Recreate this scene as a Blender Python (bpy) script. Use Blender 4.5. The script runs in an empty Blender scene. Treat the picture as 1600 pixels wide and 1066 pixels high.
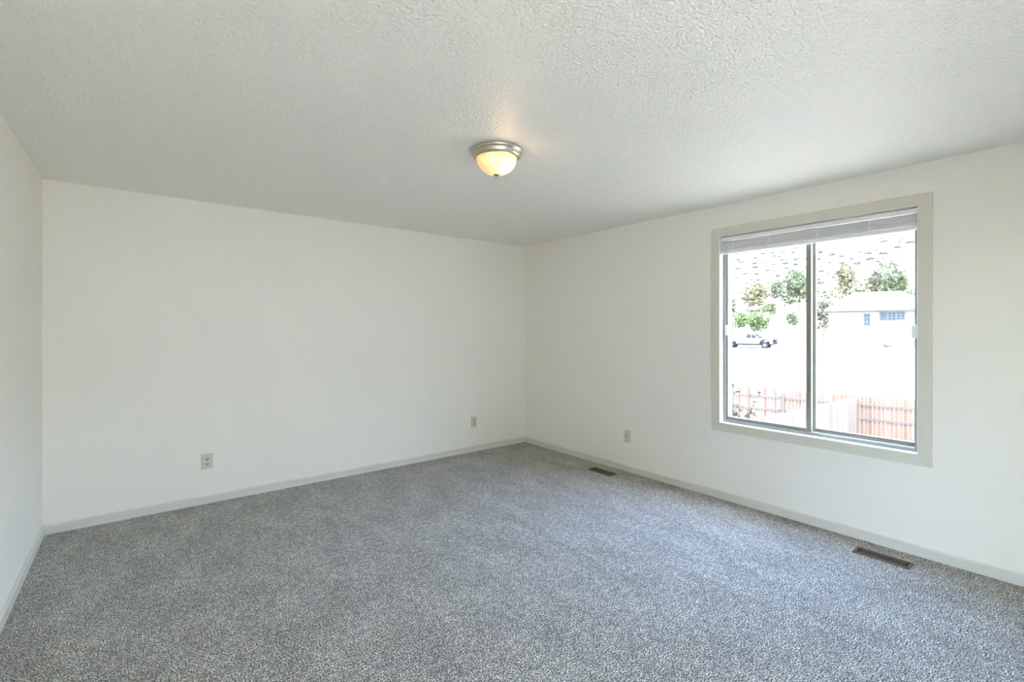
import bpy, math, random
from mathutils import Vector, Matrix

# ------------------------------------------------------------------ camera
scene = bpy.context.scene
EYE = 1.413
F_PX = 738.0                      # focal length in pixels of the 1600 px wide frame
YAW = math.radians(-38.5)
cam_d = bpy.data.cameras.new('camera')
cam = bpy.data.objects.new('camera', cam_d)
scene.collection.objects.link(cam)
cam.location = (0, 0, EYE)
cam.rotation_euler = (math.radians(90), 0, YAW)
cam_d.sensor_width = 36.0
cam_d.lens = F_PX / 1600 * 36
cam_d.shift_y = -(533 - 514) / 1600
cam_d.clip_start = 0.02
cam_d.clip_end = 1000
scene.camera = cam

# ------------------------------------------------------------------ sky, sun, exposure
SKY_STRENGTH = 4.0
SUN_STRENGTH = 6.0
world = bpy.data.worlds.new('sky')
scene.world = world
world.use_nodes = True
wn = world.node_tree
bg = wn.nodes['Background']
sky = wn.nodes.new('ShaderNodeTexSky')
sky.sky_type = 'NISHITA'
sky.sun_disc = False
sky.sun_elevation = math.radians(62)
sky.sun_rotation = math.radians(204)
sky.air_density = 1.0
sky.dust_density = 1.2
hsv = wn.nodes.new('ShaderNodeHueSaturation')      # sky saturation control, left neutral
hsv.inputs['Saturation'].default_value = 1.0
wn.links.new(sky.outputs[0], hsv.inputs['Color'])
wn.links.new(hsv.outputs[0], bg.inputs[0])
bg.inputs[1].default_value = SKY_STRENGTH

sun_d = bpy.data.lights.new('sun', 'SUN')
sun_d.energy = SUN_STRENGTH
sun_d.angle = math.radians(0.6)
sun_d.color = (1.0, 0.93, 0.79)
sun = bpy.data.objects.new('sun', sun_d)
scene.collection.objects.link(sun)
TO_SUN = Vector((-0.20, -0.45, 0.87)).normalized()
sun.rotation_euler = TO_SUN.to_track_quat('Z', 'Y').to_euler()

vs = scene.view_settings
scene.display_settings.display_device = 'sRGB'
vs.view_transform = 'Standard'
vs.look = 'None'
vs.gamma = 1.0
vs.use_curve_mapping = False
vs.exposure = 0.99

scene.cycles.max_bounces = 16
scene.cycles.diffuse_bounces = 12
scene.cycles.glossy_bounces = 4
scene.cycles.transmission_bounces = 6
scene.cycles.transparent_max_bounces = 12
scene.cycles.caustics_reflective = False
scene.cycles.caustics_refractive = False
scene.cycles.use_denoising = True
scene.cycles.sample_clamp_indirect = 12.0

C = scene.collection
R = random.Random(7)

# ------------------------------------------------------------------ helpers
VX = Vector((0.7826, -0.6226, 0))     # view right in the world
VF = Vector((0.6226, 0.7826, 0))      # view forward in the world

def at(px, py, d):
    """world point seen at a photo pixel at a given distance along the view"""
    return VX * ((px - 800) / F_PX * d) + VF * d + Vector((0, 0, EYE + (514 - py) / F_PX * d))

class MB:
    def __init__(s):
        s.v = []; s.f = []; s.m = []
    def add(s, verts, faces, mi=0):
        o = len(s.v)
        s.v += [tuple(v) for v in verts]
        s.f += [tuple(i + o for i in f) for f in faces]
        s.m += [mi] * len(faces)
        return s
    def box(s, x0, x1, y0, y1, z0, z1, mi=0):
        vs_ = [(x, y, z) for z in (z0, z1) for y in (y0, y1) for x in (x0, x1)]
        return s.add(vs_, [(0, 2, 3, 1), (4, 5, 7, 6), (0, 1, 5, 4), (2, 6, 7, 3), (0, 4, 6, 2), (1, 3, 7, 5)], mi)
    def obox(s, c, ax, ay, az, hx, hy, hz, mi=0):
        c = Vector(c); ax = Vector(ax); ay = Vector(ay); az = Vector(az)
        vs_ = [c + ax * hx * i + ay * hy * j + az * hz * k for k in (-1, 1) for j in (-1, 1) for i in (-1, 1)]
        return s.add(vs_, [(0, 2, 3, 1), (4, 5, 7, 6), (0, 1, 5, 4), (2, 6, 7, 3), (0, 4, 6, 2), (1, 3, 7, 5)], mi)
    def prism(s, poly, axis, a, b, mi=0):
        """closed polygon of 2D points pushed along an axis; axis 'y': points are (x, z); 'x': (y, z); 'z': (x, y)"""
        def mk(p, t):
            return {'y': (p[0], t, p[1]), 'x': (t, p[0], p[1]), 'z': (p[0], p[1], t)}[axis]
        n = len(poly)
        vs_ = [mk(p, a) for p in poly] + [mk(p, b) for p in poly]
        fs = [tuple(range(n)), tuple(reversed(range(n, 2 * n)))] + [(i, i + n, (i + 1) % n + n, (i + 1) % n) for i in range(n)]
        return s.add(vs_, fs, mi)
    def lathe(s, prof, n=48, c=(0, 0, 0), axis='z', mi=0, cap0=False, cap1=False):
        vs_ = []
        for r, h in prof:
            for k in range(n):
                a = 2 * math.pi * k / n
                p = {'z': (r * math.cos(a), r * math.sin(a), h), 'x': (h, r * math.cos(a), r * math.sin(a)),
                     'y': (r * math.cos(a), h, r * math.sin(a))}[axis]
                vs_.append((p[0] + c[0], p[1] + c[1], p[2] + c[2]))
        fs = []
        for i in range(len(prof) - 1):
            for k in range(n):
                fs.append((i * n + k, i * n + (k + 1) % n, (i + 1) * n + (k + 1) % n, (i + 1) * n + k))
        if cap0: fs.append(tuple(range(n)))
        if cap1: fs.append(tuple(reversed(range((len(prof) - 1) * n, len(prof) * n))))
        return s.add(vs_, fs, mi)
    def tube(s, p0, p1, r0, r1=None, n=8, mi=0):
        p0 = Vector(p0); p1 = Vector(p1); r1 = r0 if r1 is None else r1
        d = (p1 - p0).normalized()
        a = d.orthogonal().normalized(); b = d.cross(a)
        vs_ = [p0 + (a * math.cos(2 * math.pi * k / n) + b * math.sin(2 * math.pi * k / n)) * r0 for k in range(n)]
        vs_ += [p1 + (a * math.cos(2 * math.pi * k / n) + b * math.sin(2 * math.pi * k / n)) * r1 for k in range(n)]
        fs = [(k, (k + 1) % n, (k + 1) % n + n, k + n) for k in range(n)] + [tuple(reversed(range(n))), tuple(range(n, 2 * n))]
        return s.add(vs_, fs, mi)
    def build(s, name, mat, parent=None, bevel=0, smooth=False, seg=2, label=None, angle=40):
        me = bpy.data.meshes.new(name)
        me.from_pydata(s.v, [], s.f)
        for m_ in (mat if isinstance(mat, (list, tuple)) else [mat]):
            me.materials.append(m_)
        for p, mi in zip(me.polygons, s.m):
            p.material_index = mi
        me.validate(); me.update()
        import bmesh
        bm = bmesh.new(); bm.from_mesh(me)
        bmesh.ops.recalc_face_normals(bm, faces=bm.faces)
        bm.to_mesh(me); bm.free()
        if smooth:
            for p in me.polygons: p.use_smooth = True
            me.set_sharp_from_angle(angle=math.radians(angle))
        o = bpy.data.objects.new(name, me)
        C.objects.link(o)
        if parent is not None: o.parent = parent
        if bevel:
            b = o.modifiers.new('bevel', 'BEVEL'); b.width = bevel; b.segments = seg; b.limit_method = 'ANGLE'
        if label: o['label'] = label
        return o

def empty(name, loc, rz=0.0):
    o = bpy.data.objects.new(name, None); C.objects.link(o)
    o.location = loc; o.rotation_euler = (0, 0, rz); o.empty_display_size = 0.1
    return o

def tag(o, label, cat, group=None, kind=None):
    o['label'] = label; o['category'] = cat
    if group: o['group'] = group
    if kind: o['kind'] = kind
    return o

def struct(o, label=None):
    o['kind'] = 'structure'
    if label: o['label'] = label
    return o

KIDS = {}
def copy_tree(o, parent=None):
    c = o.copy(); C.objects.link(c)
    if parent is not None: c.parent = parent
    for ch in [x for x in bpy.data.objects if x.parent == o]:
        copy_tree(ch, c)
    return c

# ------------------------------------------------------------------ materials
def mat(name, col, rough=0.5, metal=0.0, spec=0.5, bump=None, var=None, trans=None):
    """bump = (scale, strength, detail, distance); var = (scale, darker factor, lighter factor)"""
    m = bpy.data.materials.new(name); m.use_nodes = True
    nt = m.node_tree; p = nt.nodes['Principled BSDF']
    p.inputs['Base Color'].default_value = (*col, 1)
    p.inputs['Roughness'].default_value = rough
    p.inputs['Metallic'].default_value = metal
    p.inputs['Specular IOR Level'].default_value = spec
    tc = nt.nodes.new('ShaderNodeTexCoord')
    if var:
        n = nt.nodes.new('ShaderNodeTexNoise'); n.inputs['Scale'].default_value = var[0]; n.inputs['Detail'].default_value = 3
        nt.links.new(tc.outputs['Object'], n.inputs['Vector'])
        r = nt.nodes.new('ShaderNodeValToRGB')
        r.color_ramp.elements[0].position = 0.3; r.color_ramp.elements[1].position = 0.7
        r.color_ramp.elements[0].color = (*[c * var[1] for c in col], 1)
        r.color_ramp.elements[1].color = (*[min(1, c * var[2]) for c in col], 1)
        nt.links.new(n.outputs['Fac'], r.inputs['Fac'])
        nt.links.new(r.outputs['Color'], p.inputs['Base Color'])
    if bump:
        n = nt.nodes.new('ShaderNodeTexNoise'); n.inputs['Scale'].default_value = bump[0]; n.inputs['Detail'].default_value = bump[2]
        nt.links.new(tc.outputs['Object'], n.inputs['Vector'])
        b = nt.nodes.new('ShaderNodeBump'); b.inputs['Strength'].default_value = bump[1]; b.inputs['Distance'].default_value = bump[3]
        nt.links.new(n.outputs['Fac'], b.inputs['Height'])
        nt.links.new(b.outputs['Normal'], p.inputs['Normal'])
    return m

def leaf_mat(name, col, dark, light, thin=0.0):
    m = bpy.data.materials.new(name); m.use_nodes = True
    nt = m.node_tree; p = nt.nodes['Principled BSDF']
    g = nt.nodes.new('ShaderNodeNewGeometry')
    r = nt.nodes.new('ShaderNodeValToRGB')
    r.color_ramp.elements[0].color = (*dark, 1)
    r.color_ramp.elements[1].color = (*light, 1)
    e = r.color_ramp.elements.new(0.5); e.color = (*col, 1)
    nt.links.new(g.outputs['Random Per Island'], r.inputs['Fac'])
    nt.links.new(r.outputs['Color'], p.inputs['Base Color'])
    p.inputs['Roughness'].default_value = 0.6
    p.inputs['Specular IOR Level'].default_value = 0.08
    if thin:
        out = nt.nodes['Material Output']
        t = nt.nodes.new('ShaderNodeBsdfTranslucent'); nt.links.new(r.outputs['Color'], t.inputs[0])
        mx = nt.nodes.new('ShaderNodeMixShader'); mx.inputs[0].default_value = thin
        nt.links.new(p.outputs[0], mx.inputs[1]); nt.links.new(t.outputs[0], mx.inputs[2]); nt.links.new(mx.outputs[0], out.inputs[0])
    return m

def glass_mat(name, refl=0.07, tint=(1, 1, 1)):
    m = bpy.data.materials.new(name); m.use_nodes = True
    nt = m.node_tree
    for n in list(nt.nodes):
        if n.type != 'OUTPUT_MATERIAL': nt.nodes.remove(n)
    out = [n for n in nt.nodes if n.type == 'OUTPUT_MATERIAL'][0]
    t = nt.nodes.new('ShaderNodeBsdfTransparent'); t.inputs[0].default_value = (*tint, 1)
    g = nt.nodes.new('ShaderNodeBsdfGlossy'); g.inputs['Roughness'].default_value = 0.02
    mx = nt.nodes.new('ShaderNodeMixShader')
    mx.inputs[0].default_value = refl
    nt.links.new(t.outputs[0], mx.inputs[1]); nt.links.new(g.outputs[0], mx.inputs[2])
    nt.links.new(mx.outputs[0], out.inputs[0])
    return m

M = {}
M['wall'] = mat('wall_paint', (0.838, 0.806, 0.735), 0.65, spec=0.3, bump=(110, 0.3, 2, 0.004))
M['ceiling'] = mat('ceiling_paint', (0.855, 0.84, 0.775), 0.36, spec=0.5, bump=(85, 0.9, 2.0, 0.010))
M['base'] = mat('baseboard_paint', (0.66, 0.645, 0.585), 0.4)
M['casing'] = mat('casing_paint', (0.66, 0.625, 0.53), 0.4)
M['jamb'] = mat('jamb_paint', (0.80, 0.80, 0.78), 0.4)
M['alu'] = mat('mill_aluminium', (0.30, 0.29, 0.235), 0.4, metal=0.3, spec=0.4)
M['glass'] = glass_mat('window_glass', 0.06)
M['blindw'] = mat('blind_white', (0.82, 0.80, 0.79), 0.4)
M['slat'] = mat('blind_slat', (0.66, 0.65, 0.65), 0.4)
M['cord'] = mat('blind_cord', (0.85, 0.84, 0.83), 0.6)
M['plastic'] = mat('clear_white_plastic', (0.82, 0.82, 0.80), 0.25)
M['latch'] = mat('latch_plastic', (0.70, 0.68, 0.66), 0.4)
M['nickel'] = mat('brushed_nickel', (0.62, 0.555, 0.44), 0.38, metal=1.0)
M['brass'] = mat('aged_brass', (0.50, 0.39, 0.24), 0.3, metal=1.0)
M['plate'] = mat('ivory_plate', (0.60, 0.58, 0.46), 0.35)
M['recept'] = mat('ivory_receptacle', (0.55, 0.51, 0.38), 0.3)
M['slot_shade'] = mat('slot_shade_dark', (0.05, 0.045, 0.035), 0.6)  # near-black colour standing in for shade inside socket holes
M['brownmetal'] = mat('brown_register', (0.115, 0.090, 0.064), 0.55, spec=0.25)
M['duct_shade'] = mat('duct_shade_black', (0.012, 0.01, 0.008), 0.8)  # near-black colour standing in for the shade of the duct
M['trunk'] = mat('bark', (0.05, 0.045, 0.04), 0.9)
M['ext'] = mat('shade_roof_siding', (0.55, 0.53, 0.48), 0.8)  # finish of the added sun-blocking roof slab

def carpet_mat():
    m = bpy.data.materials.new('carpet_pile'); m.use_nodes = True
    nt = m.node_tree; p = nt.nodes['Principled BSDF']
    p.inputs['Roughness'].default_value = 0.95; p.inputs['Specular IOR Level'].default_value = 0.05
    p.inputs['Sheen Weight'].default_value = 0.15
    tc = nt.nodes.new('ShaderNodeTexCoord')
    # tuft speckle
    n1 = nt.nodes.new('ShaderNodeTexNoise'); n1.inputs['Scale'].default_value = 150; n1.inputs['Detail'].default_value = 3; n1.inputs['Roughness'].default_value = 0.65
    nt.links.new(tc.outputs['Object'], n1.inputs['Vector'])
    r1 = nt.nodes.new('ShaderNodeValToRGB')
    el = r1.color_ramp.elements
    el[0].position = 0.39; el[0].color = (0.035, 0.033, 0.028, 1)
    el[1].position = 0.61; el[1].color = (0.92, 0.89, 0.815, 1)
    e = el.new(0.5); e.color = (0.28, 0.268, 0.235, 1)
    nt.links.new(n1.outputs['Fac'], r1.inputs['Fac'])
    # brushed patches where the pile leans one way or the other
    n2 = nt.nodes.new('ShaderNodeTexNoise'); n2.inputs['Scale'].default_value = 3.6; n2.inputs['Detail'].default_value = 6; n2.inputs['Roughness'].default_value = 0.65; n2.inputs['Distortion'].default_value = 0.2
    mp = nt.nodes.new('ShaderNodeMapping'); mp.inputs['Scale'].default_value = (1.5, 0.8, 1); mp.inputs['Rotation'].default_value = (0, 0, 0.6)
    nt.links.new(tc.outputs['Object'], mp.inputs['Vector']); nt.links.new(mp.outputs[0], n2.inputs['Vector'])
    r2 = nt.nodes.new('ShaderNodeValToRGB')
    r2.color_ramp.elements[0].position = 0.38; r2.color_ramp.elements[0].color = (0.87, 0.87, 0.87, 1)
    r2.color_ramp.elements[1].position = 0.68; r2.color_ramp.elements[1].color = (1.19, 1.19, 1.19, 1)
    nt.links.new(n2.outputs['Fac'], r2.inputs['Fac'])
    mx = nt.nodes.new('ShaderNodeMix'); mx.data_type = 'RGBA'; mx.blend_type = 'MULTIPLY'; mx.inputs[0].default_value = 1.0
    nt.links.new(r1.outputs['Color'], mx.inputs[6]); nt.links.new(r2.outputs['Color'], mx.inputs[7])
    n3 = nt.nodes.new('ShaderNodeTexNoise'); n3.inputs['Scale'].default_value = 30; n3.inputs['Detail'].default_value = 3
    nt.links.new(tc.outputs['Object'], n3.inputs['Vector'])
    r3 = nt.nodes.new('ShaderNodeValToRGB')
    r3.color_ramp.elements[0].position = 0.36; r3.color_ramp.elements[0].color = (0.78, 0.78, 0.78, 1)
    r3.color_ramp.elements[1].position = 0.66; r3.color_ramp.elements[1].color = (1.24, 1.24, 1.24, 1)
    nt.links.new(n3.outputs['Fac'], r3.inputs['Fac'])
    my = nt.nodes.new('ShaderNodeMix'); my.data_type = 'RGBA'; my.blend_type = 'MULTIPLY'; my.inputs[0].default_value = 1.0
    nt.links.new(mx.outputs[2], my.inputs[6]); nt.links.new(r3.outputs['Color'], my.inputs[7])
    nt.links.new(my.outputs[2], p.inputs['Base Color'])
    b = nt.nodes.new('ShaderNodeBump'); b.inputs['Strength'].default_value = 0.8; b.inputs['Distance'].default_value = 0.01
    nt.links.new(n1.outputs['Fac'], b.inputs['Height']); nt.links.new(b.outputs['Normal'], p.inputs['Normal'])
    return m
M['carpet'] = carpet_mat()

# ------------------------------------------------------------------ room shell
XL, XR, YB, YN, H = -0.504, 3.811, 4.533, -0.75, 2.44
T = 0.16
WY0, WY1, WZ0, WZ1 = 0.727, 2.002, 0.632, 2.182         # window opening in the right wall
W2X0, W2X1, W2Z0, W2Z1 = -0.42, 1.50, 0.15, 2.15           # added window behind the camera, lets in fill light

struct(MB().box(XL - T, XR + T, YN - T, YB + T, -0.25, 0).build('floor', M['carpet']), 'grey speckled cut-pile carpet covering the whole floor')
struct(MB().box(XL - T, XR + T, YN - T, YB + T, H, H + 0.25).build('ceiling', M['ceiling']), 'off-white textured ceiling')
struct(MB().box(XL - T, XR + T, YB, YB + T, 0, H).build('wall_back', M['wall']), 'plain white wall with two outlets')
struct(MB().box(XL - T, XL, YN, YB, 0, H).build('wall_left', M['wall']), 'plain white wall at the left edge')
w = MB()
w.box(XR, XR + T, YN, WY0, 0, H); w.box(XR, XR + T, WY1, YB, 0, H)
w.box(XR, XR + T, WY0, WY1, 0, WZ0); w.box(XR, XR + T, WY0, WY1, WZ1, H)
struct(w.build('wall_right', M['wall']), 'white wall with the window')
w = MB()
w.box(XL - T, W2X0, YN - T, YN, 0, H); w.box(W2X1, XR + T, YN - T, YN, 0, H)
w.box(W2X0, W2X1, YN - T, YN, 0, W2Z0); w.box(W2X0, W2X1, YN - T, YN, W2Z1, H)
struct(w.build('wall_near', M['wall']))

BH, BT = 0.064, 0.013
prof = [(0, 0), (BT, 0), (BT, BH - 0.008), (BT - 0.004, BH - 0.002), (BT - 0.008, BH), (0, BH)]
struct(MB().prism([(YB - a, b) for a, b in prof], 'x', XL, XR).build('baseboard_back', M['base']))
struct(MB().prism([(XR - a, b) for a, b in prof], 'y', YN, YB - BT).build('baseboard_right', M['base']))
struct(MB().prism([(XL + a, b) for a, b in prof], 'y', YN, YB - BT).build('baseboard_left', M['base']))

# ------------------------------------------------------------------ window 1
win = struct(empty('window_1', (XR, (WY0 + WY1) / 2, WZ0)), 'aluminium sliding window with a beige casing')
wo = Vector(win.location)
def wbuild(mb, name, m, parent=win, **k):
    o = wo
    if parent is win:
        mb.v = [(x - o.x, y - o.y, z - o.z) for x, y, z in mb.v]
    return mb.build(name, m, parent, **k)
CW = 0.068
def mitred(y0, y1, z0, z1, cw, x0, x1):
    """four mitred boards round an opening, one mesh"""
    mb = MB()
    I = [(y0, z0), (y1, z0), (y1, z1), (y0, z1)]
    O = [(y0 - cw, z0 - cw), (y1 + cw, z0 - cw), (y1 + cw, z1 + cw), (y0 - cw, z1 + cw)]
    for k in range(4):
        j = (k + 1) % 4
        mb.prism([I[k], I[j], O[j], O[k]], 'x', x0, x1)
    return mb
wbuild(mitred(WY0, WY1, WZ0, WZ1, CW, XR - 0.016, XR), 'casing', M['casing'], bevel=0.002, label='beige painted casing')
jm = MB(); jt = 0.004
jm.box(XR - 0.012, XR + T, WY0, WY0 + jt, WZ0, WZ1); jm.box(XR - 0.012, XR + T, WY1 - jt, WY1, WZ0, WZ1)
jm.box(XR - 0.012, XR + T, WY0 + jt, WY1 - jt, WZ0, WZ0 + jt); jm.box(XR - 0.012, XR + T, WY0 + jt, WY1 - jt, WZ1 - jt, WZ1)
wbuild(jm, 'jamb', M['jamb'], label='white jamb lining')
FX0, FX1 = XR + 0.042, XR + 0.15
fy0, fy1, fz0, fz1 = WY0 + jt, WY1 - jt, WZ0 + jt, WZ1 - jt
FW = 0.022
fr = MB()
fr.box(FX0, FX1, fy0, fy0 + FW, fz0, fz1); fr.box(FX0, FX1, fy1 - FW, fy1, fz0, fz1)
fr.box(FX0, FX1, fy0 + FW, fy1 - FW, fz0, fz0 + FW); fr.box(FX0, FX1, fy0 + FW, fy1 - FW, fz1 - FW, fz1)
fr.box(FX0 + 0.045, FX0 + 0.049, fy0 + FW, fy1 - FW, fz0 + FW, fz0 + FW + 0.008)
wbuild(fr, 'window_frame', M['alu'], bevel=0.0015, label='grey aluminium frame')
YM = 1.342
def sash(name, y0, y1, x0, x1, sl, sr, label):
    s = MB(); z0, z1 = fz0 + FW, fz1 - FW
    rb = 0.024
    s.box(x0, x1, y0, y0 + sr, z0, z1); s.box(x0, x1, y1 - sl, y1, z0, z1)
    s.box(x0, x1, y0 + sr, y1 - sl, z0, z0 + rb); s.box(x0, x1, y0 + sr, y1 - sl, z1 - rb, z1)
    o = wbuild(s, name, M['alu'], bevel=0.0015, label=label)
    g = MB(); xm = (x0 + x1) / 2
    g.box(xm - 0.002 - wo.x, xm + 0.002 - wo.x, y0 + sr - 0.004 - wo.y, y1 - sl + 0.004 - wo.y, z0 + rb - 0.004 - wo.z, z1 - rb + 0.004 - wo.z)
    g.build('glass_pane', M['glass'], o)
    return o
sash('sliding_sash', YM, fy1 - FW, FX0 + 0.012, FX0 + 0.040, 0.012, 0.034, 'sliding sash of the left half')
sash('fixed_sash', fy0 + FW, YM + 0.016, FX0 + 0.060, FX0 + 0.088, 0.03, 0.008, 'fixed sash of the right half')
wbuild(MB().box(FX0 - 0.022, FX0 + 0.002, fy0 + 0.003, fy0 + 0.034, 1.352, 1.437), 'latch', M['latch'], bevel=0.003, label='pale latch on the right frame')
wbuild(MB().box(FX0 - 0.004, FX0 + 0.014, fy1 - FW - 0.012, fy1 - FW + 0.004, 1.36, 1.445), 'latch', M['latch'], bevel=0.002, label='small white latch on the left frame')

# ------------------------------------------------------------------ blind, drawn up
BX = XR + 0.018
bl = empty('window_blind', (BX, (WY0 + WY1) / 2, 2.035))
tag(bl, 'white mini blind drawn up to the top of the window, with a tilt wand', 'blind')
bo = Vector(bl.location)
def bb(mb, name, m, **k):
    mb.v = [(x - bo.x, y - bo.y, z - bo.z) for x, y, z in mb.v]
    return mb.build(name, m, bl, **k)
by0, by1 = WY0 + jt + 0.004, WY1 - jt - 0.004
hr = MB()
hr.prism([(BX - 0.014, 2.168), (BX - 0.014, 2.143), (BX - 0.010, 2.140), (BX + 0.014, 2.140), (BX + 0.014, 2.168), (BX + 0.011, 2.168), (BX + 0.011, 2.145), (BX - 0.011, 2.145), (BX - 0.011, 2.168)], 'y', by0, by1)
bb(hr, 'headrail', M['blindw'])
for (y0, y1) in ((by0, by0 + 0.018), (by1 - 0.018, by1)):
    br = MB(); br.box(BX - 0.0165, BX - 0.0145, y0, y1, 2.138, 2.178); br.box(BX - 0.0165, BX + 0.016, y0, y1, 2.1685, 2.178)
    bb(br, 'bracket', M['blindw'])
sl = MB()
for k in range(21):
    z = 2.0665 + k * 0.0031 + (0.0008 if k % 4 == 0 else 0)
    n = 6; pts = []
    for i in range(n + 1):
        u = -1 + 2 * i / n
        pts.append((BX + u * 0.0125, z + 0.0016 * (1 - u * u)))
    poly = pts + [(a, b - 0.0027) for a, b in reversed(pts)]
    j = R.uniform(-0.0012, 0.0012)
    sl.prism([(a + j, b) for a, b in poly], 'y', by0 + 0.002 + R.uniform(0, .002), by1 - 0.002 - R.uniform(0, .002))
bb(sl, 'slats', M['slat'])
rl = MB(); pr = []
for k in range(14):
    a = 2 * math.pi * k / 14
    pr.append((BX + 0.0135 * math.copysign(abs(math.cos(a)) ** 0.6, math.cos(a)), 2.048 + 0.016 * math.copysign(abs(math.sin(a)) ** 0.7, math.sin(a))))
rl.prism(pr, 'y', by0, by1)
bb(rl, 'bottom_rail', M['blindw'], smooth=True)
for yy in (1.90, 1.62, 1.29, 0.98):
    c = MB()
    for dy in (-0.006, 0.006):
        c.tube((BX - 0.0148, yy + dy, 2.142), (BX - 0.0152, yy + dy * 0.3, 2.10), 0.0012, n=6)
        c.tube((BX - 0.0152, yy + dy * 0.3, 2.10), (BX - 0.0155, yy + dy * 1.3, 2.062), 0.0012, n=6)
    c.tube((BX - 0.015, yy - 0.007, 2.118), (BX - 0.015, yy + 0.007, 2.110), 0.0018, n=6)
    c.box(BX - 0.0165, BX - 0.0135, yy - 0.005, yy + 0.005, 2.036, 2.052)
    bb(c, 'ladder_cord', M['cord'])
wd = MB()
wd.tube((BX - 0.019, 1.935, 2.150), (BX - 0.021, 1.932, 1.60), 0.0042, n=6)
wd.tube((BX - 0.019, 1.935, 2.165), (BX - 0.019, 1.935, 2.146), 0.002, n=6)
bb(wd, 'tilt_wand', M['plastic'])

# ------------------------------------------------------------------ added fill-light window, unseen behind the camera
w2 = struct(empty('added_fill_window', ((W2X0 + W2X1) / 2, YN, W2Z0)))  # invented opening that brightens the room from behind
f2 = MB(); o2 = w2.location
def b2(x0, x1, z0, z1, y0=-0.12, y1=-0.06, mb=None):
    (mb or f2).box(x0 - o2.x, x1 - o2.x, y0, y1, z0 - o2.z, z1 - o2.z)
b2(W2X0, W2X0 + 0.04, W2Z0, W2Z1); b2(W2X1 - 0.04, W2X1, W2Z0, W2Z1)
b2(W2X0, W2X1, W2Z0, W2Z0 + 0.04); b2(W2X0, W2X1, W2Z1 - 0.04, W2Z1); b2(0.52, 0.56, W2Z0, W2Z1)
f2.build('window_frame', M['alu'], w2)
for a, b in ((W2X0 + 0.04, 0.52), (0.56, W2X1 - 0.04)):
    g = MB(); b2(a, b, W2Z0 + 0.04, W2Z1 - 0.04, -0.093, -0.089, g); g.build('glass_pane', M['glass'], w2)
struct(MB().box(XL - 2.5, XR + 0.5, YN - T - 4.2, YN - T, H + 0.02, H + 0.14).build('added_shade_roof', M['ext']))  # added unseen slab, keeps sun and high sky off the rear window

# ------------------------------------------------------------------ ceiling light
LX, LY = 1.628, 2.189
lamp = empty('ceiling_light', (LX, LY, H))
tag(lamp, 'round flush mount light with brushed nickel ring and frosted glass bowl on the ceiling', 'ceiling light')
pan = [(0.149, 0.0), (0.152, -0.004), (0.1515, -0.010), (0.148, -0.016), (0.140, -0.020), (0.1375, -0.024), (0.137, -0.032), (0.1335, -0.040), (0.126, -0.046), (0.119, -0.048), (0.1165, -0.046), (0.1165, -0.040), (0.113, -0.006), (0.0, -0.005)]
MB().lathe(pan, 72).build('mounting_pan', M['nickel'], lamp, smooth=True, angle=50, label='brushed nickel ring')
bowl = []
for k in range(19):
    t = k / 18 * math.pi / 2
    bowl.append((0.1155 * math.cos(t) ** 0.92 if k < 18 else 0.004, -0.042 - 0.096 * math.sin(t)))
inner = [(max(0.003, r - 0.0035), h + 0.0035 if i > 9 else h) for i, (r, h) in enumerate(bowl)]
def frosted():
    m = bpy.data.materials.new('frosted_glass'); m.use_nodes = True
    nt = m.node_tree; nt.nodes.remove(nt.nodes['Principled BSDF'])
    out = nt.nodes['Material Output']
    tr = nt.nodes.new('ShaderNodeBsdfTranslucent'); tr.inputs[0].default_value = (0.88, 0.74, 0.50, 1)
    df = nt.nodes.new('ShaderNodeBsdfDiffuse'); df.inputs[0].default_value = (0.9, 0.86, 0.76, 1)
    gl = nt.nodes.new('ShaderNodeBsdfGlossy'); gl.inputs['Roughness'].default_value = 0.15
    tp = nt.nodes.new('ShaderNodeBsdfTransparent'); tp.inputs[0].default_value = (1.0, 0.93, 0.82, 1)
    m1 = nt.nodes.new('ShaderNodeMixShader'); m1.inputs[0].default_value = 0.30
    nt.links.new(tr.outputs[0], m1.inputs[1]); nt.links.new(df.outputs[0], m1.inputs[2])
    m2 = nt.nodes.new('ShaderNodeMixShader'); m2.inputs[0].default_value = 0.05
    nt.links.new(m1.outputs[0], m2.inputs[1]); nt.links.new(gl.outputs[0], m2.inputs[2])
    m3 = nt.nodes.new('ShaderNodeMixShader'); m3.inputs[0].default_value = 0.6
    nt.links.new(m2.outputs[0], m3.inputs[1]); nt.links.new(tp.outputs[0], m3.inputs[2])
    nt.links.new(m3.outputs[0], out.inputs[0])
    return m
MB().lathe(bowl, 72).build('glass_bowl', frosted(), lamp, smooth=True, angle=60, label='frosted glass bowl glowing warm')
fin = [(0.0, -0.134), (0.018, -0.135), (0.0195, -0.138), (0.017, -0.142), (0.008, -0.146), (0.0045, -0.150), (0.0055, -0.153), (0.005, -0.157), (0.002, -0.160), (0.0002, -0.161)]
MB().lathe(fin, 24).build('finial', M['brass'], lamp, smooth=True, angle=50, label='small brass finial')
bulb_d = bpy.data.lights.new('bulb', 'POINT')
bulb_d.energy = 1.1
bulb_d.color = (1.0, 0.72, 0.44)
bulb_d.shadow_soft_size = 0.032
bulb = bpy.data.objects.new('bulb', bulb_d); C.objects.link(bulb)
bulb.parent = lamp
bulb.location = tuple(VX * 0.050 - VF * 0.035 + Vector((0, 0, -0.086)))

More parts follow.
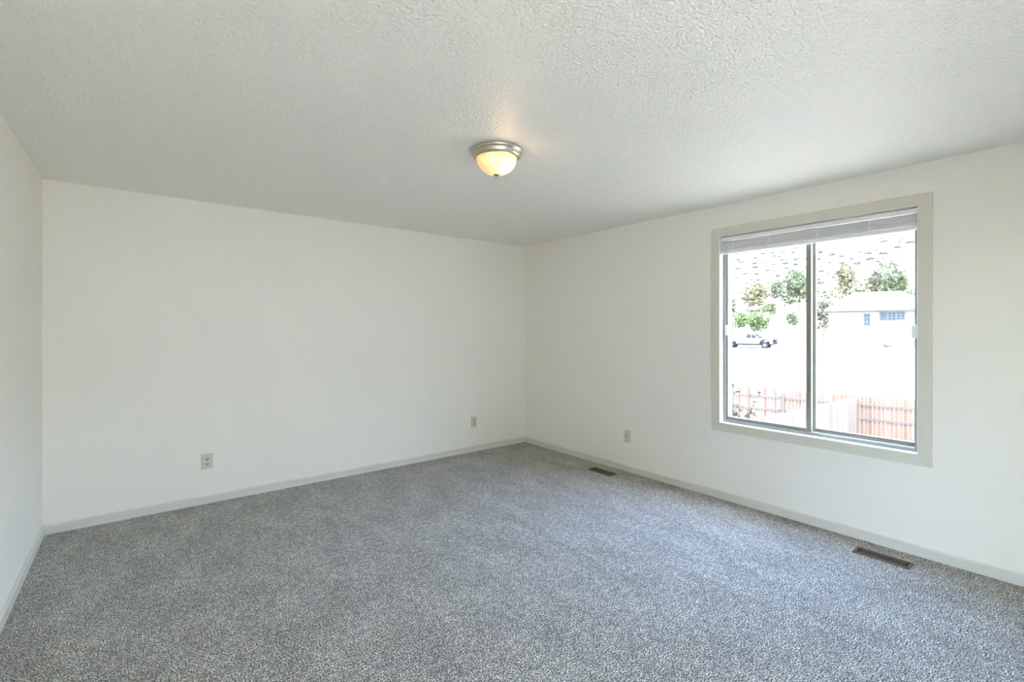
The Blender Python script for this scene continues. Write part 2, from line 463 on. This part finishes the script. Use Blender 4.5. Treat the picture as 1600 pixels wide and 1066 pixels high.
# ------------------------------------------------------------------ outlets
def outlet(loc, rz, label, group, jack=False):
    """built in local axes: x across, -y out of the wall, z up"""
    o = empty('cable_jack' if jack else 'power_outlet', loc, rz)
    tag(o, label, 'cable jack' if jack else 'outlet', group)
    pw, ph = 0.040, 0.0625
    p = MB(); d = 0.007
    p.add([(-pw, 0, -ph), (pw, 0, -ph), (pw, 0, ph), (-pw, 0, ph), (-pw + .004, -d, -ph + .004), (pw - .004, -d, -ph + .004), (pw - .004, -d, ph - .004), (-pw + .004, -d, ph - .004)],
          [(0, 1, 2, 3), (4, 5, 6, 7), (0, 1, 5, 4), (1, 2, 6, 5), (2, 3, 7, 6), (3, 0, 4, 7)])
    p.build('cover_plate', M['plate'], o, bevel=0.001)
    if not jack:
        for dz in (0.0195, -0.0195):
            r = MB(); pts = []
            for k in range(24):
                a = 2 * math.pi * k / 24
                pts.append((0.0172 * math.cos(a), max(-0.0125, min(0.0125, 0.0172 * math.sin(a))) + dz))
            r.prism(pts, 'y', -d - 0.002, -d + 0.002)
            f = r.build('socket', M['recept'], o, label='ivory socket face')
            s = MB()
            s.box(-0.0090, -0.0050, -d - 0.0026, -d - 0.001, dz - 0.002, dz + 0.0085); s.box(0.0050, 0.0090, -d - 0.0026, -d - 0.001, dz - 0.001, dz + 0.0080)
            s.tube((0, -d - 0.0026, dz - 0.0075), (0, -d - 0.001, dz - 0.0075), 0.0042, n=12)
            s.build('slot_shade_blocks', M['slot_shade'], f)  # solid dark blocks painted as the shade in the slots
        MB().tube((0, -d - 0.0012, 0), (0, -d + 0.001, 0), 0.0032, n=12).build('screw', M['nickel'], o)
    else:
        j = MB(); j.tube((0, -d + 0.001, 0.010), (0, -d - 0.003, 0.010), 0.008, n=6); j.tube((0, -d - 0.003, 0.010), (0, -d - 0.011, 0.010), 0.0046, n=16)
        jb = j.build('coax_socket', M['brass'], o)
        MB().tube((0, -d - 0.0108, 0.010), (0, -d - 0.0114, 0.010), 0.0042, n=12).build('hole_shade_disc', M['slot_shade'], jb)  # dark disc painted as the shade in the jack hole
        for dz in (0.042, -0.042):
            MB().tube((0, -d - 0.001, dz), (0, -d + 0.001, dz), 0.003, n=12).build('screw', M['plate'], o)
    return o
outlet((0.449, YB, 0.340), 0, 'ivory duplex outlet on the back wall towards its left end', 'duplex outlets')
outlet((3.045, YB, 0.340), 0, 'ivory duplex outlet low on the back wall near the room corner', 'duplex outlets')
outlet((XR, 2.955, 0.347), math.radians(-90), 'ivory cable jack plate on the window wall between corner and window', None, jack=True)

# ------------------------------------------------------------------ floor registers
def register(loc, label):
    o = empty('floor_register', loc)
    tag(o, label, 'floor register', 'brown floor registers along the window wall')
    hx, hy = 0.054, 0.142
    MB().box(-hx + .012, hx - .012, -hy + .012, hy - .012, 0.0005, 0.002).build('duct_shade_plate', M['duct_shade'], o)  # dark plate under the bars, painted as the shade of the duct
    f = MB(); z0, z1 = 0.0, 0.006
    f.box(-hx, -hx + .022, -hy, hy, z0, z1); f.box(hx - .022, hx, -hy, hy, z0, z1)
    f.box(-hx + .022, hx - .022, -hy, -hy + .018, z0, z1); f.box(-hx + .022, hx - .022, hy - .018, hy, z0, z1)
    f.build('frame', M['brownmetal'], o, bevel=0.0015)
    g = MB(); n = 20; L = 2 * (hy - .018)
    for k in range(1, n):
        y = -hy + .018 + L * k / n
        g.obox((0, y, 0.0050), (1, 0, 0), (0, 1, 0), (0, 0, 1), hx - .022, 0.0027, 0.0007)
    g.box(-0.001, 0.001, -hy + .018, hy - .018, 0.002, 0.0032)
    g.build('louvre', M['brownmetal'], o)
    return o
register((3.598, 0.858, 0), 'brown slotted floor register in the carpet below the window')
register((3.602, 3.095, 0), 'small dark brown floor register in the carpet near the room corner')

# ------------------------------------------------------------------ outside: ground and hillside
def lerp(a, b, t): return a + (b - a) * max(0.0, min(1.0, t))
def gz(x, y):
    if x < 24: z = -3.1
    elif x < 66: z = lerp(-3.1, -0.90, (x - 24) / 42)
    else: z = lerp(-0.90, 0.4, (x - 66) / 8)
    z += 1.6 * math.exp(-((x - 54) ** 2 + (y - 14) ** 2) / 50.0)      # the rise the house stands on
    return z
def hz(x, y):
    s = max(0.0, x - 72)
    g = 3.0 * math.sin(y * 0.055 + 0.6) + 2.0 * math.sin(x * 0.05 + y * 0.03)
    if x <= 72: return -1.2
    return 0.2 + 0.50 * s + g * min(1, s / 25) - 0.0004 * s * s

M['ground'] = mat('pale_dirt', (0.24, 0.212, 0.16), 0.95, var=(0.35, 0.94, 1.06))
M['hill'] = mat('pale_hillside', (0.37, 0.345, 0.275), 0.95, var=(0.12, 0.88, 1.12))
def grid(fn, xs, ys, name, m):
    vs_ = [(x, y, fn(x, y)) for y in ys for x in xs]; n = len(xs)
    fs = [(j * n + i, j * n + i + 1, (j + 1) * n + i + 1, (j + 1) * n + i) for j in range(len(ys) - 1) for i in range(n - 1)]
    return MB().add(vs_, fs).build(name, m, smooth=True, angle=80)
gxs = [-60, -30, -10, -1] + [4 + 2 * k for k in range(37)]
gys = [-80, -40, -15, 0] + [2 * k for k in range(1, 51)]
struct(grid(gz, gxs, gys, 'ground', M['ground']), 'sunlit pale ground outside the window')
struct(grid(hz, [70 + 4 * k for k in range(33)], [-60 + 6 * k for k in range(40)], 'hillside', M['hill']), 'pale sunlit hillside')

def hz_blocker(x, y):
    s = max(0.0, -22 - y)
    return -3.3 + 0.62 * s + 1.2 * math.sin(x * 0.09) * min(1, s / 15)
struct(grid(hz_blocker, [-80 + 8 * k for k in range(26)], [-90 + 6 * k for k in range(12)], 'added_sky_blocker', M['hill']))  # added unseen slope, hides the low sky from the rear window

# ------------------------------------------------------------------ fences
M['cedar'] = leaf_mat('cedar_red', (0.096, 0.062, 0.042), (0.080, 0.045, 0.030), (0.112, 0.084, 0.058))
M['cedarp'] = leaf_mat('cedar_pale', (0.078, 0.068, 0.056), (0.068, 0.057, 0.046), (0.086, 0.077, 0.066))
M['rail'] = mat('fence_rail', (0.068, 0.055, 0.045), 0.85, spec=0.1)
def fence(name, A, B, h, label, m, rails_side, group, pitch=2.4):
    """dog-eared picket fence from A to B; rails_side +1/-1: the side of the line that carries the rails and posts"""
    A = Vector((A[0], A[1], 0)); B = Vector((B[0], B[1], 0))
    d = (B - A); L = d.length; d.normalize(); nrm = Vector((-d.y, d.x, 0)) * rails_side
    root = empty(name, (A.x, A.y, gz(A.x, A.y)))
    tag(root, label, 'fence', group)
    o = Vector(root.location)
    p = MB(); s = 0.0; UP = Vector((0, 0, 1))
    while s < L - 0.1:
        wdt = R.uniform(0.125, 0.14)
        c = A + d * (s + wdt / 2); zb = gz(c.x, c.y) - o.z + 0.04
        hh = h + R.uniform(-0.03, 0.03); ww = wdt / 2 - 0.003
        pts = [(-ww, 0), (ww, 0), (ww, hh - 0.05), (ww - 0.04, hh), (-ww + 0.04, hh), (-ww, hh - 0.05)]
        vs_ = []
        for off in (-0.009, 0.009):
            vs_ += [(c - o) * 1 + d * a + UP * 0 - UP * (c.z - o.z) + UP * (zb + b) + nrm * (off + R.uniform(-.002, .002)) for a, b in pts]
        p.add(vs_, [(0, 1, 2, 3, 4, 5), (11, 10, 9, 8, 7, 6)] + [(i, i + 6, (i + 1) % 6 + 6, (i + 1) % 6) for i in range(6)])
        s += wdt + R.uniform(-0.003, 0.008)
    p.build('pickets', m, root)
    for rz_ in (0.25, h * 0.5 + 0.02, h - 0.32):
        r = MB(); n = max(1, round(L / pitch))
        for k in range(n):
            a = A + d * (L * k / n); b = A + d * (L * (k + 1) / n)
            za = gz(a.x, a.y) - o.z + rz_; zb = gz(b.x, b.y) - o.z + rz_
            c = (a + b) / 2 - o; c.z = (za + zb) / 2
            dd = (b - a); dd.z = zb - za; ll = dd.length; dd.normalize()
            r.obox(c + nrm * 0.032, dd, nrm, UP, ll / 2 - 0.003, 0.02, 0.045)
        r.build('rail', M['rail'], root)
    n = max(1, round(L / pitch))
    for k in range(n + 1):
        a = A + d * (L * k / n) - o; g = gz(a.x + o.x, a.y + o.y) - o.z
        MB().obox(Vector((a.x, a.y, g + (h - 0.1) / 2)) + nrm * 0.097, d, nrm, UP, 0.045, 0.045, (h - 0.1) / 2).build('post', M['rail'], root)
    return root
FH = 1.80
fence('wooden_fence', (24.605, -4.04), (20.305, 19.07), FH, 'reddish cedar picket fence with its rails facing the window, along the back of the yard', M['cedar'], 1, 'wooden yard fences', 2.61)
fence('wooden_fence', (9.0, 6.75), (22.35, 6.15), FH, 'pale picket fence with its smooth side facing the window, running out to the red fence', M['cedarp'], 1, 'wooden yard fences')

# ------------------------------------------------------------------ trees and bushes
def leaf(mb, c, size, rnd, elong=1.6):
    d = Vector((rnd.gauss(0, 1), rnd.gauss(0, 1), rnd.gauss(0, .7))).normalized()
    a = d.orthogonal().normalized(); a = (Matrix.Rotation(rnd.uniform(0, 6.28), 3, d) @ a)
    b = d.cross(a)
    l = size * elong * .5; w_ = size * .5
    p = [c - a * l, c - a * l * .1 + b * w_ + d * size * .12, c + a * l, c - a * l * .1 - b * w_ + d * size * .12]
    mb.add(p, [(0, 1, 2), (0, 2, 3)])
def crown(blobs, n, size, rnd):
    mb = MB(); tot = sum(r[0] * r[1] for _, r in blobs)
    for c, r in blobs:
        c = Vector(c)
        for _ in range(int(n * r[0] * r[1] / tot)):
            u = Vector((rnd.gauss(0, 1), rnd.gauss(0, 1), rnd.gauss(0, 1))).normalized() * rnd.uniform(0.35, 1.0) ** 0.5
            lump = 1 + 0.18 * math.sin(5 * u.x + 3 * u.z) * math.cos(4 * u.y)
            leaf(mb, c + Vector((u.x * r[0], u.y * r[0], u.z * r[1])) * lump, size * rnd.uniform(0.6, 1.3), rnd)
    return mb
L_ = {}
L_['green'] = leaf_mat('leaf_green', (0.080, 0.096, 0.044), (0.038, 0.044, 0.022), (0.135, 0.145, 0.088), 0.4)
L_['bright'] = leaf_mat('leaf_bright', (0.080, 0.114, 0.034), (0.044, 0.062, 0.022), (0.135, 0.155, 0.076), 0.4)
L_['olive'] = leaf_mat('leaf_olive', (0.124, 0.108, 0.054), (0.062, 0.053, 0.030), (0.155, 0.140, 0.092), 0.4)
L_['grey'] = leaf_mat('leaf_grey', (0.064, 0.059, 0.053), (0.050, 0.046, 0.042), (0.082, 0.077, 0.070), 0.3)
L_['dusty'] = leaf_mat('leaf_dusty', (0.106, 0.102, 0.060), (0.046, 0.044, 0.028), (0.150, 0.142, 0.100), 0.4)
PLANTS = []
def tree(name, base_px, base_py, d, h, wdt, kind, label, cat='tree', group=None, stems=1, n=900, leafsize=0.3, low=0.3, seed=1):
    rnd = random.Random(seed)
    p = at(base_px, base_py, d)
    z = max(gz(p.x, p.y), hz(p.x, p.y)) if p.x > 70 else gz(p.x, p.y)
    root = empty(name, (p.x, p.y, z - 0.05))
    tag(root, label, cat, group)
    r = wdt / 2
    PLANTS.append((p.x, p.y, r * 1.15))
    blobs = []
    for k in range(7):
        a = rnd.uniform(0, 6.28); q = rnd.uniform(0.1, 0.55) * r
        zc = h * (low + (1 - low) * rnd.uniform(0.25, 0.72))
        rr = r * rnd.uniform(0.42, 0.6)
        blobs.append(((math.cos(a) * q, math.sin(a) * q, zc), (rr, min(rr, (h - zc)))))
    blobs.append(((0, 0, h * (low + (1 - low) * 0.62)), (r * 0.55, h * (1 - low) * 0.38)))
    crown(blobs, n, leafsize, rnd).build('crown', L_[kind], root)
    for k in range(stems):
        t = MB(); a = rnd.uniform(0, 6.28) if stems > 1 else 0; sp = (0.28 * r if stems > 1 else 0)
        p0 = Vector((math.cos(a) * sp * .3, math.sin(a) * sp * .3, 0)); p1 = Vector((math.cos(a) * sp, math.sin(a) * sp, h * low)); p2 = p1 * 1.0 + Vector((math.cos(a) * sp * .8, math.sin(a) * sp * .8, h * 0.3))
        w0 = 0.012 * h if stems > 1 else 0.014 * h
        t.tube(p0, p1, w0, w0 * .8); t.tube(p1, p2, w0 * .8, w0 * .4)
        for q in range(3):
            b = rnd.uniform(0, 6.28)
            t.tube(p1, p1 + Vector((math.cos(b) * r * .4, math.sin(b) * r * .4, h * .25)), w0 * .5, w0 * .15, n=6)
        t.build('stem' if stems > 1 else 'trunk', M['trunk'], root)
    return root
# row of small multi-stemmed trees behind the truck
G1 = 'small trees in a row behind the truck'
tree('small_tree', 1136, 525, 68, 3.4, 3.0, 'bright', 'small bright green tree behind the truck bed, leftmost of its row', 'tree', G1, 3, 700, 0.26, 0.36, 11)
tree('small_tree', 1159, 525, 72.3, 3.6, 3.4, 'bright', 'small bright green tree rising behind the truck cab', 'tree', G1, 4, 700, 0.26, 0.36, 12)
tree('small_tree', 1183, 525, 68, 4.0, 3.6, 'bright', 'small vase shaped green tree with bare stems above the truck hood', 'tree', G1, 5, 900, 0.26, 0.36, 13)
tree('small_tree', 1206, 525, 72.3, 3.2, 2.6, 'green', 'slim green tree just past the front of the truck', 'tree', G1, 3, 380, 0.26, 0.42, 14)
tree('small_tree', 1236, 520, 67.3, 3.2, 2.6, 'green', 'low green tree on its own between the truck and the window mullion', 'tree', G1, 3, 380, 0.26, 0.3, 15)
G2 = 'trees at the foot of the hill'
tree('hillside_tree', 1141, 505, 77, 5.2, 3.6, 'dusty', 'dusty green tree at the far left of the hill foot', 'tree', G2, 1, 500, 0.34, 0.12, 21)
tree('hillside_tree', 1179, 505, 75.5, 6.2, 5.4, 'olive', 'broad yellow olive tree at the hill foot above the truck', 'tree', G2, 1, 1000, 0.36, 0.15, 22)
tree('hillside_tree', 1213, 500, 77.5, 4.6, 3.2, 'dusty', 'thin dusty tree beside the tall green one left of the mullion', 'tree', G2, 1, 420, 0.34, 0.12, 23)
tree('hillside_tree', 1249, 500, 72.3, 7.2, 5.6, 'green', 'tallest loose green tree, partly behind the window mullion', 'tree', G2, 1, 1200, 0.36, 0.12, 24)
tree('hillside_tree', 1287, 500, 61.0, 6.9, 2.9, 'dusty', 'dusty sparse tree just right of the window mullion', 'tree', G2, 1, 520, 0.34, 0.1, 25)
tree('hillside_tree', 1322, 490, 66.5, 7.6, 3.8, 'olive', 'olive brown tree above the left end of the white house roof', 'tree', G2, 1, 700, 0.34, 0.2, 26)
tree('hillside_tree', 1345, 490, 59.5, 7.4, 3.0, 'green', 'green tree above the white roof beside the olive one', 'tree', G2, 1, 500, 0.34, 0.2, 27)
tree('hillside_tree', 1375, 490, 63, 8.2, 4.0, 'dusty', 'dusty green tree above the middle of the white roof', 'tree', G2, 1, 650, 0.34, 0.25, 28)
tree('hillside_tree', 1399, 490, 59.5, 8.6, 4.2, 'green', 'tall green tree above the right end of the white roof', 'tree', G2, 1, 800, 0.34, 0.25, 29)
tree('hillside_tree', 1388, 490, 55.5, 6.3, 3.4, 'green', 'low rounded green tree close behind the white house', 'tree', G2, 1, 700, 0.28, 0.15, 30)
tree('hillside_tree', 1421, 490, 56, 6.6, 3.8, 'dusty', 'dense dusty tree close behind the white house near the window edge', 'tree', G2, 1, 800, 0.28, 0.15, 31)

# scrub bushes dotted over the hill
rnd = random.Random(5)
protos = []
for k in range(5):
    mb = MB(); n = 60
    for _ in range(n):
        u = Vector((rnd.gauss(0, 1), rnd.gauss(0, 1), abs(rnd.gauss(0, 1)))).normalized() * rnd.uniform(0.4, 1.0)
        leaf(mb, Vector((u.x * 1.0, u.y * 1.0, u.z * 0.75 + 0.1)), rnd.uniform(0.3, 0.55), rnd, 1.2)
    mb.tube((0, 0, -0.3), (0, 0, 0.5), 0.08, 0.04, n=6)
    o = mb.build('hill_bush', L_['grey'])
    tag(o, 'low grey scrub bush on the pale sunlit hillside', 'bush', 'scrub bushes dotted over the hillside')
    protos.append([o, True])
count = 0; tries = 0
while count < 280 and tries < 5000:
    tries += 1
    px = rnd.uniform(1120, 1440); py = rnd.uniform(335, 480)
    # bare washed-out slope in the upper right pane
    if 1287 < px < 1385 - (py - 355) * 0.75 + 5 and py < 402: 
        if rnd.random() < 0.93: continue
    # march the view ray to the hillside
    hit = None
    for k in range(160):
        d = 78 + k * 0.75
        p = at(px, py, d)
        if p.x > 73 and p.z < hz(p.x, p.y): hit = p; break
    if hit is None: continue
    s = rnd.uniform(0.28, 0.72)
    if any((hit.x - a) ** 2 + (hit.y - b) ** 2 < (c + s * 1.45) ** 2 for a, b, c in PLANTS): continue
    PLANTS.append((hit.x, hit.y, s * 1.45))
    pr_ = rnd.choice(protos)
    if pr_[1]: o = pr_[0]; pr_[1] = False
    else:
        o = pr_[0].copy(); C.objects.link(o)
    o.location = (hit.x, hit.y, hz(hit.x, hit.y) + 0.02); o.rotation_euler = (0, 0, rnd.uniform(0, 6.28)); o.scale = (s * rnd.uniform(.9, 1.4), s * rnd.uniform(.9, 1.3), s)
    count += 1
# slender shrub close to the house, seen in the lower left pane corner
rnd = random.Random(9)
p = at(1146, 640, 9.0)
sh = empty('garden_shrub', (p.x, p.y, gz(p.x, p.y)))
tag(sh, 'spindly dusty shrub with narrow leaves outside the lower left corner of the window', 'shrub')
stm = MB(); lv = MB(); hgt = 3.55
for k in range(9):
    a = rnd.uniform(0, 6.28); q = rnd.uniform(0.08, 0.36)
    p0 = Vector((0, 0, 0)); p1 = Vector((math.cos(a) * q * .4, math.sin(a) * q * .4, hgt * .55)); p2 = Vector((math.cos(a) * q, math.sin(a) * q, hgt * rnd.uniform(.78, 1.05)))
    stm.tube(p0, p1, 0.014, 0.009, n=6); stm.tube(p1, p2, 0.009, 0.003, n=6)
    for j in range(46):
        t = rnd.uniform(0.0, 1.0); c = p1.lerp(p2, t) + Vector((rnd.gauss(0, .06), rnd.gauss(0, .06), rnd.gauss(0, .05)))
        leaf(lv, c, rnd.uniform(0.03, 0.055), rnd, 2.6)
stm.build('stem', M['trunk'], sh); lv.build('foliage', leaf_mat('leaf_narrow', (0.030, 0.032, 0.022), (0.014, 0.015, 0.010), (0.07, 0.072, 0.055), 0.3), sh)

# ------------------------------------------------------------------ pickup truck
M['truckw'] = mat('truck_white', (0.066, 0.066, 0.067), 0.4, spec=0.2)
M['tglass'] = mat('truck_glass', (0.013, 0.016, 0.020), 0.6, spec=0.02)
M['tyre'] = mat('tyre_rubber', (0.012, 0.012, 0.014), 0.8, spec=0.1)
M['chrome'] = mat('chrome', (0.035, 0.038, 0.044), 0.5, spec=0.1)
M['under'] = mat('dark_underbody', (0.008, 0.008, 0.010), 0.7, spec=0.1)
fwd = (VX * 1.0 - VF * 0.85).normalized()
yaw = math.atan2(fwd.y, fwd.x)
tc_ = at(1171, 540, 62.0)
tr = empty('pickup_truck', (tc_.x, tc_.y, gz(tc_.x, tc_.y)), yaw)
tag(tr, 'white crew cab pickup truck parked on the pale ground outside', 'truck')
WB = 2.0
def arch(cx, r, z, n=9):
    return [(cx + r * math.cos(math.pi * k / n), max(z, z + r * math.sin(math.pi * k / n) * 1.0)) for k in range(n + 1)]
ZS = 0.52
lower_front = [(-0.28, 1.20), (-0.28, ZS)] + [(x, z) for x, z in reversed(arch(WB, 0.52, ZS))] + [(2.86, ZS), (2.92, 0.75), (2.92, 1.05), (2.84, 1.16), (1.55, 1.24), (1.40, 1.26)]
bd = MB().prism(lower_front, 'y', -0.98, 0.98)
bed = [(-2.85, 1.26), (-2.85, 0.62)] + [(-2.5, ZS)] + [(x, z) for x, z in reversed(arch(-WB, 0.52, ZS))] + [(-0.32, ZS), (-0.32, 1.26)]
for y0, y1 in ((-0.98, -0.88), (0.88, 0.98)):
    bd.prism(bed, 'y', y0, y1)
bd.box(-2.85, -0.32, -0.88, 0.88, 0.78, 0.84); bd.box(-2.85, -2.78, -0.88, 0.88, 0.84, 1.24); bd.box(-0.38, -0.32, -0.88, 0.88, 0.84, 1.24)
cb = [(-0.30, 1.20, 0.95), (1.42, 1.24, 0.95), (0.66, 1.86, 0.74), (-0.18, 1.88, 0.74)]
vs_ = [(x, y * s, z) for s in (-1, 1) for x, z, y in cb]
bd.add(vs_, [(0, 1, 2, 3), (7, 6, 5, 4), (0, 4, 5, 1), (1, 5, 6, 2), (2, 6, 7, 3), (3, 7, 4, 0)])
bd.build('body', M['truckw'], tr, bevel=0.03, smooth=True)
def side_pt(x, z, s, off=0.012):
    t = (z - 1.22) / 0.65
    return (x, s * (0.95 - 0.21 * t + off), z)
for s in (-1, 1):
    for poly in ([(-0.16, 1.30), (0.36, 1.31), (0.36, 1.72), (-0.10, 1.74)], [(0.46, 1.31), (1.14, 1.32), (0.72, 1.69), (0.46, 1.72)]):
        MB().add([side_pt(x, z, s) for x, z in poly] + [side_pt(x, z, s, -0.02) for x, z in poly], [(0, 1, 2, 3), (7, 6, 5, 4)] + [(i, i + 4, (i + 1) % 4 + 4, (i + 1) % 4) for i in range(4)]).build('side_window', M['tglass'], tr)
ws = [(1.36, -.84, 1.30), (1.36, .84, 1.30), (.73, .68, 1.81), (.73, -.68, 1.81)]
nx = Vector((.62, 0, .76)).normalized()
MB().add([Vector(v) + nx * .02 for v in ws] + [Vector(v) - nx * .03 for v in ws], [(0, 1, 2, 3), (7, 6, 5, 4)] + [(i, i + 4, (i + 1) % 4 + 4, (i + 1) % 4) for i in range(4)]).build('windshield', M['tglass'], tr)
for x in (-WB, WB):
    for s in (-1, 1):
        t = MB(); cy = s * 0.84
        t.lathe([(0.22, cy - .13), (0.37, cy - .13), (0.41, cy - .09), (0.41, cy + .09), (0.37, cy + .13), (0.22, cy + .13)], 28, (x, 0, 0.41), 'y')
        wl = t.build('wheel', M['tyre'], tr, smooth=True)
        rm = MB(); rm.lathe([(0.02, cy + s * .10), (0.10, cy + s * .11), (0.20, cy + s * .07), (0.24, cy + s * .125), (0.24, cy - s * .1), (0.02, cy - s * .1)], 24, (x, 0, 0.41), 'y', cap0=True, cap1=True)
        rm.build('rim', M['truckw'], wl, smooth=True)
        fl = MB(); ar = arch(x, 0.52, ZS, 12); ar2 = arch(x, 0.60, ZS, 12)
        fl.prism(ar + list(reversed(ar2)), 'y', s * 0.97, s * 1.01); fl.build('fender_flare', M['under'], tr)
ub = MB(); ub.box(-2.7, 2.7, -0.8, 0.8, 0.36, 0.56); ub.build('underbody', M['under'], tr)
for s in (-1, 1):
    MB().box(-1.35, 1.38, s * 0.90 - 0.09, s * 0.90 + 0.09, 0.36, 0.43).build('running_board', M['under'], tr)
    MB().box(2.80, 2.945, s * 0.80 - 0.14, s * 0.80 + 0.17, 0.86, 1.06).build('headlight', M['tglass'], tr, bevel=.02)
    MB().box(1.22, 1.34, s * 1.08 - 0.1, s * 1.08 + 0.1, 1.28, 1.50).build('side_mirror', M['truckw'], tr, bevel=.02)
MB().box(2.86, 2.96, -0.64, 0.64, 0.74, 1.10).build('grille', M['tglass'], tr, bevel=.02)
MB().box(2.84, 3.06, -0.98, 0.98, 0.48, 0.70).build('bumper', M['chrome'], tr, bevel=.03)
gd = MB()
for y in (-0.7, -0.25, 0.25, 0.7): gd.tube((3.10, y, 0.5), (3.10, y, 1.12), 0.035)
gd.tube((3.10, -.9, 1.10), (3.10, .9, 1.10), 0.035); gd.tube((3.10, -.9, .78), (3.10, .9, .78), 0.03); gd.box(3.04, 3.1, -.7, .7, .55, .62)
gd.build('grille_guard', M['under'], tr)
MB().box(-3.0, -2.85, -0.9, 0.9, 0.5, 0.66).build('rear_bumper', M['chrome'], tr, bevel=.02)

# ------------------------------------------------------------------ house across the way
M['stucco'] = mat('house_white', (0.11, 0.11, 0.112), 0.85)
M['roofw'] = mat('house_roof_pale', (0.10, 0.10, 0.102), 0.85)
M['hglass'] = mat('house_glass', (0.022, 0.028, 0.031), 0.6, spec=0.02)
M['htrim'] = mat('house_trim', (0.075, 0.075, 0.078), 0.6)
M['hframe'] = mat('house_window_frame', (0.030, 0.033, 0.036), 0.6)
ha = at(1296, 486, 46.5); hb = at(1470, 486, 42.0)
hd = Vector((hb.x - ha.x, hb.y - ha.y, 0)); HL = hd.length; hd.normalize()
hyaw = math.atan2(hd.y, hd.x)
zg = min(gz(ha.x, ha.y), gz(hb.x, hb.y)) - 0.15
hs = empty('house', (ha.x, ha.y, zg), hyaw)          # local: x along the front, +y away from us, z up
tag(hs, 'low white house with a pale roof and small windows across the pale ground', 'house')
ze = 3.16 - zg                                        # eave height above its base
HD = 8.0
MB().box(0, HL, 0, HD, -1.6, ze).build('walls', M['stucco'], hs)
rf = MB(); ov = 0.45; rr = 2.0
e = [(-ov, -ov, ze - .02), (HL + ov, -ov, ze - .02), (HL + ov, HD + ov, ze - .02), (-ov, HD + ov, ze - .02)]
rf.add(e + [(x, y, z + .16) for x, y, z in e] + [(2.4, HD / 2, ze + rr), (HL - 2.4, HD / 2, ze + rr)],
       [(3, 2, 1, 0), (0, 1, 5, 4), (1, 2, 6, 5), (2, 3, 7, 6), (3, 0, 4, 7), (4, 5, 9, 8), (5, 6, 9), (6, 7, 8, 9), (7, 4, 8)])
rf.build('roof', M['roofw'], hs)
def on_front(px, py):
    """local (x, z) on the front wall for a photo pixel"""
    a = Vector((ha.x, ha.y, 0)); r = VX * ((px - 800) / F_PX) + VF
    # solve t*r = a + u*hd
    det = r.x * -hd.y + hd.x * r.y
    t = (a.x * -hd.y + hd.x * a.y) / det
    q = r * t - a
    return q.dot(hd), EYE + (514 - py) / F_PX * t - zg
def house_window(px0, px1, py0, py1, nx_, nz_, name='window'):
    x0, z1 = on_front(px0, py0); x1, z0 = on_front(px1, py1)
    f = MB(); b_ = 0.07
    f.box(x0, x0 + b_, -0.06, 0.02, z0, z1); f.box(x1 - b_, x1, -0.06, 0.02, z0, z1)
    f.box(x0, x1, -0.06, 0.02, z1 - b_, z1); f.box(x0, x1, -0.06, 0.02, z0, z0 + b_)
    fo = f.build(name, M['hframe'], hs)
    MB().box(x0 + b_, x1 - b_, -0.025, -0.015, z0 + b_, z1 - b_).build('pane', M['hglass'], fo)
    g = MB()
    for k in range(1, nx_):
        xx = x0 + (x1 - x0) * k / nx_; g.box(xx - .025, xx + .025, -0.045, -0.02, z0 + b_, z1 - b_)
    for k in range(1, nz_):
        zz = z0 + (z1 - z0) * k / nz_; g.box(x0 + b_, x1 - b_, -0.045, -0.02, zz - .02, zz + .02)
    g.build('muntins', M['htrim'], fo)
house_window(1374, 1386.5, 488, 500.5, 1, 4)
house_window(1387, 1400, 488, 500.5, 2, 3)
house_window(1400.5, 1414, 487.5, 500, 2, 3)
house_window(1349.5, 1359.5, 490.5, 509, 2, 3)
# dark tuft in front of the house
rnd = random.Random(3)
p = at(1387, 541, 42)
tf = MB()
for k in range(70):
    u = Vector((rnd.gauss(0, .30), rnd.gauss(0, .18), abs(rnd.gauss(0, .10))))
    leaf(tf, u, rnd.uniform(.08, .16), rnd, 1.6)
tf.tube((0, 0, -.1), (0, 0, .15), .03, .02, n=6)
o = tf.build('ground_plant', L_['grey'])
o.location = (p.x, p.y, gz(p.x, p.y) + 0.03)
tag(o, 'small dark low plant alone on the pale ground below the house windows', 'plant')
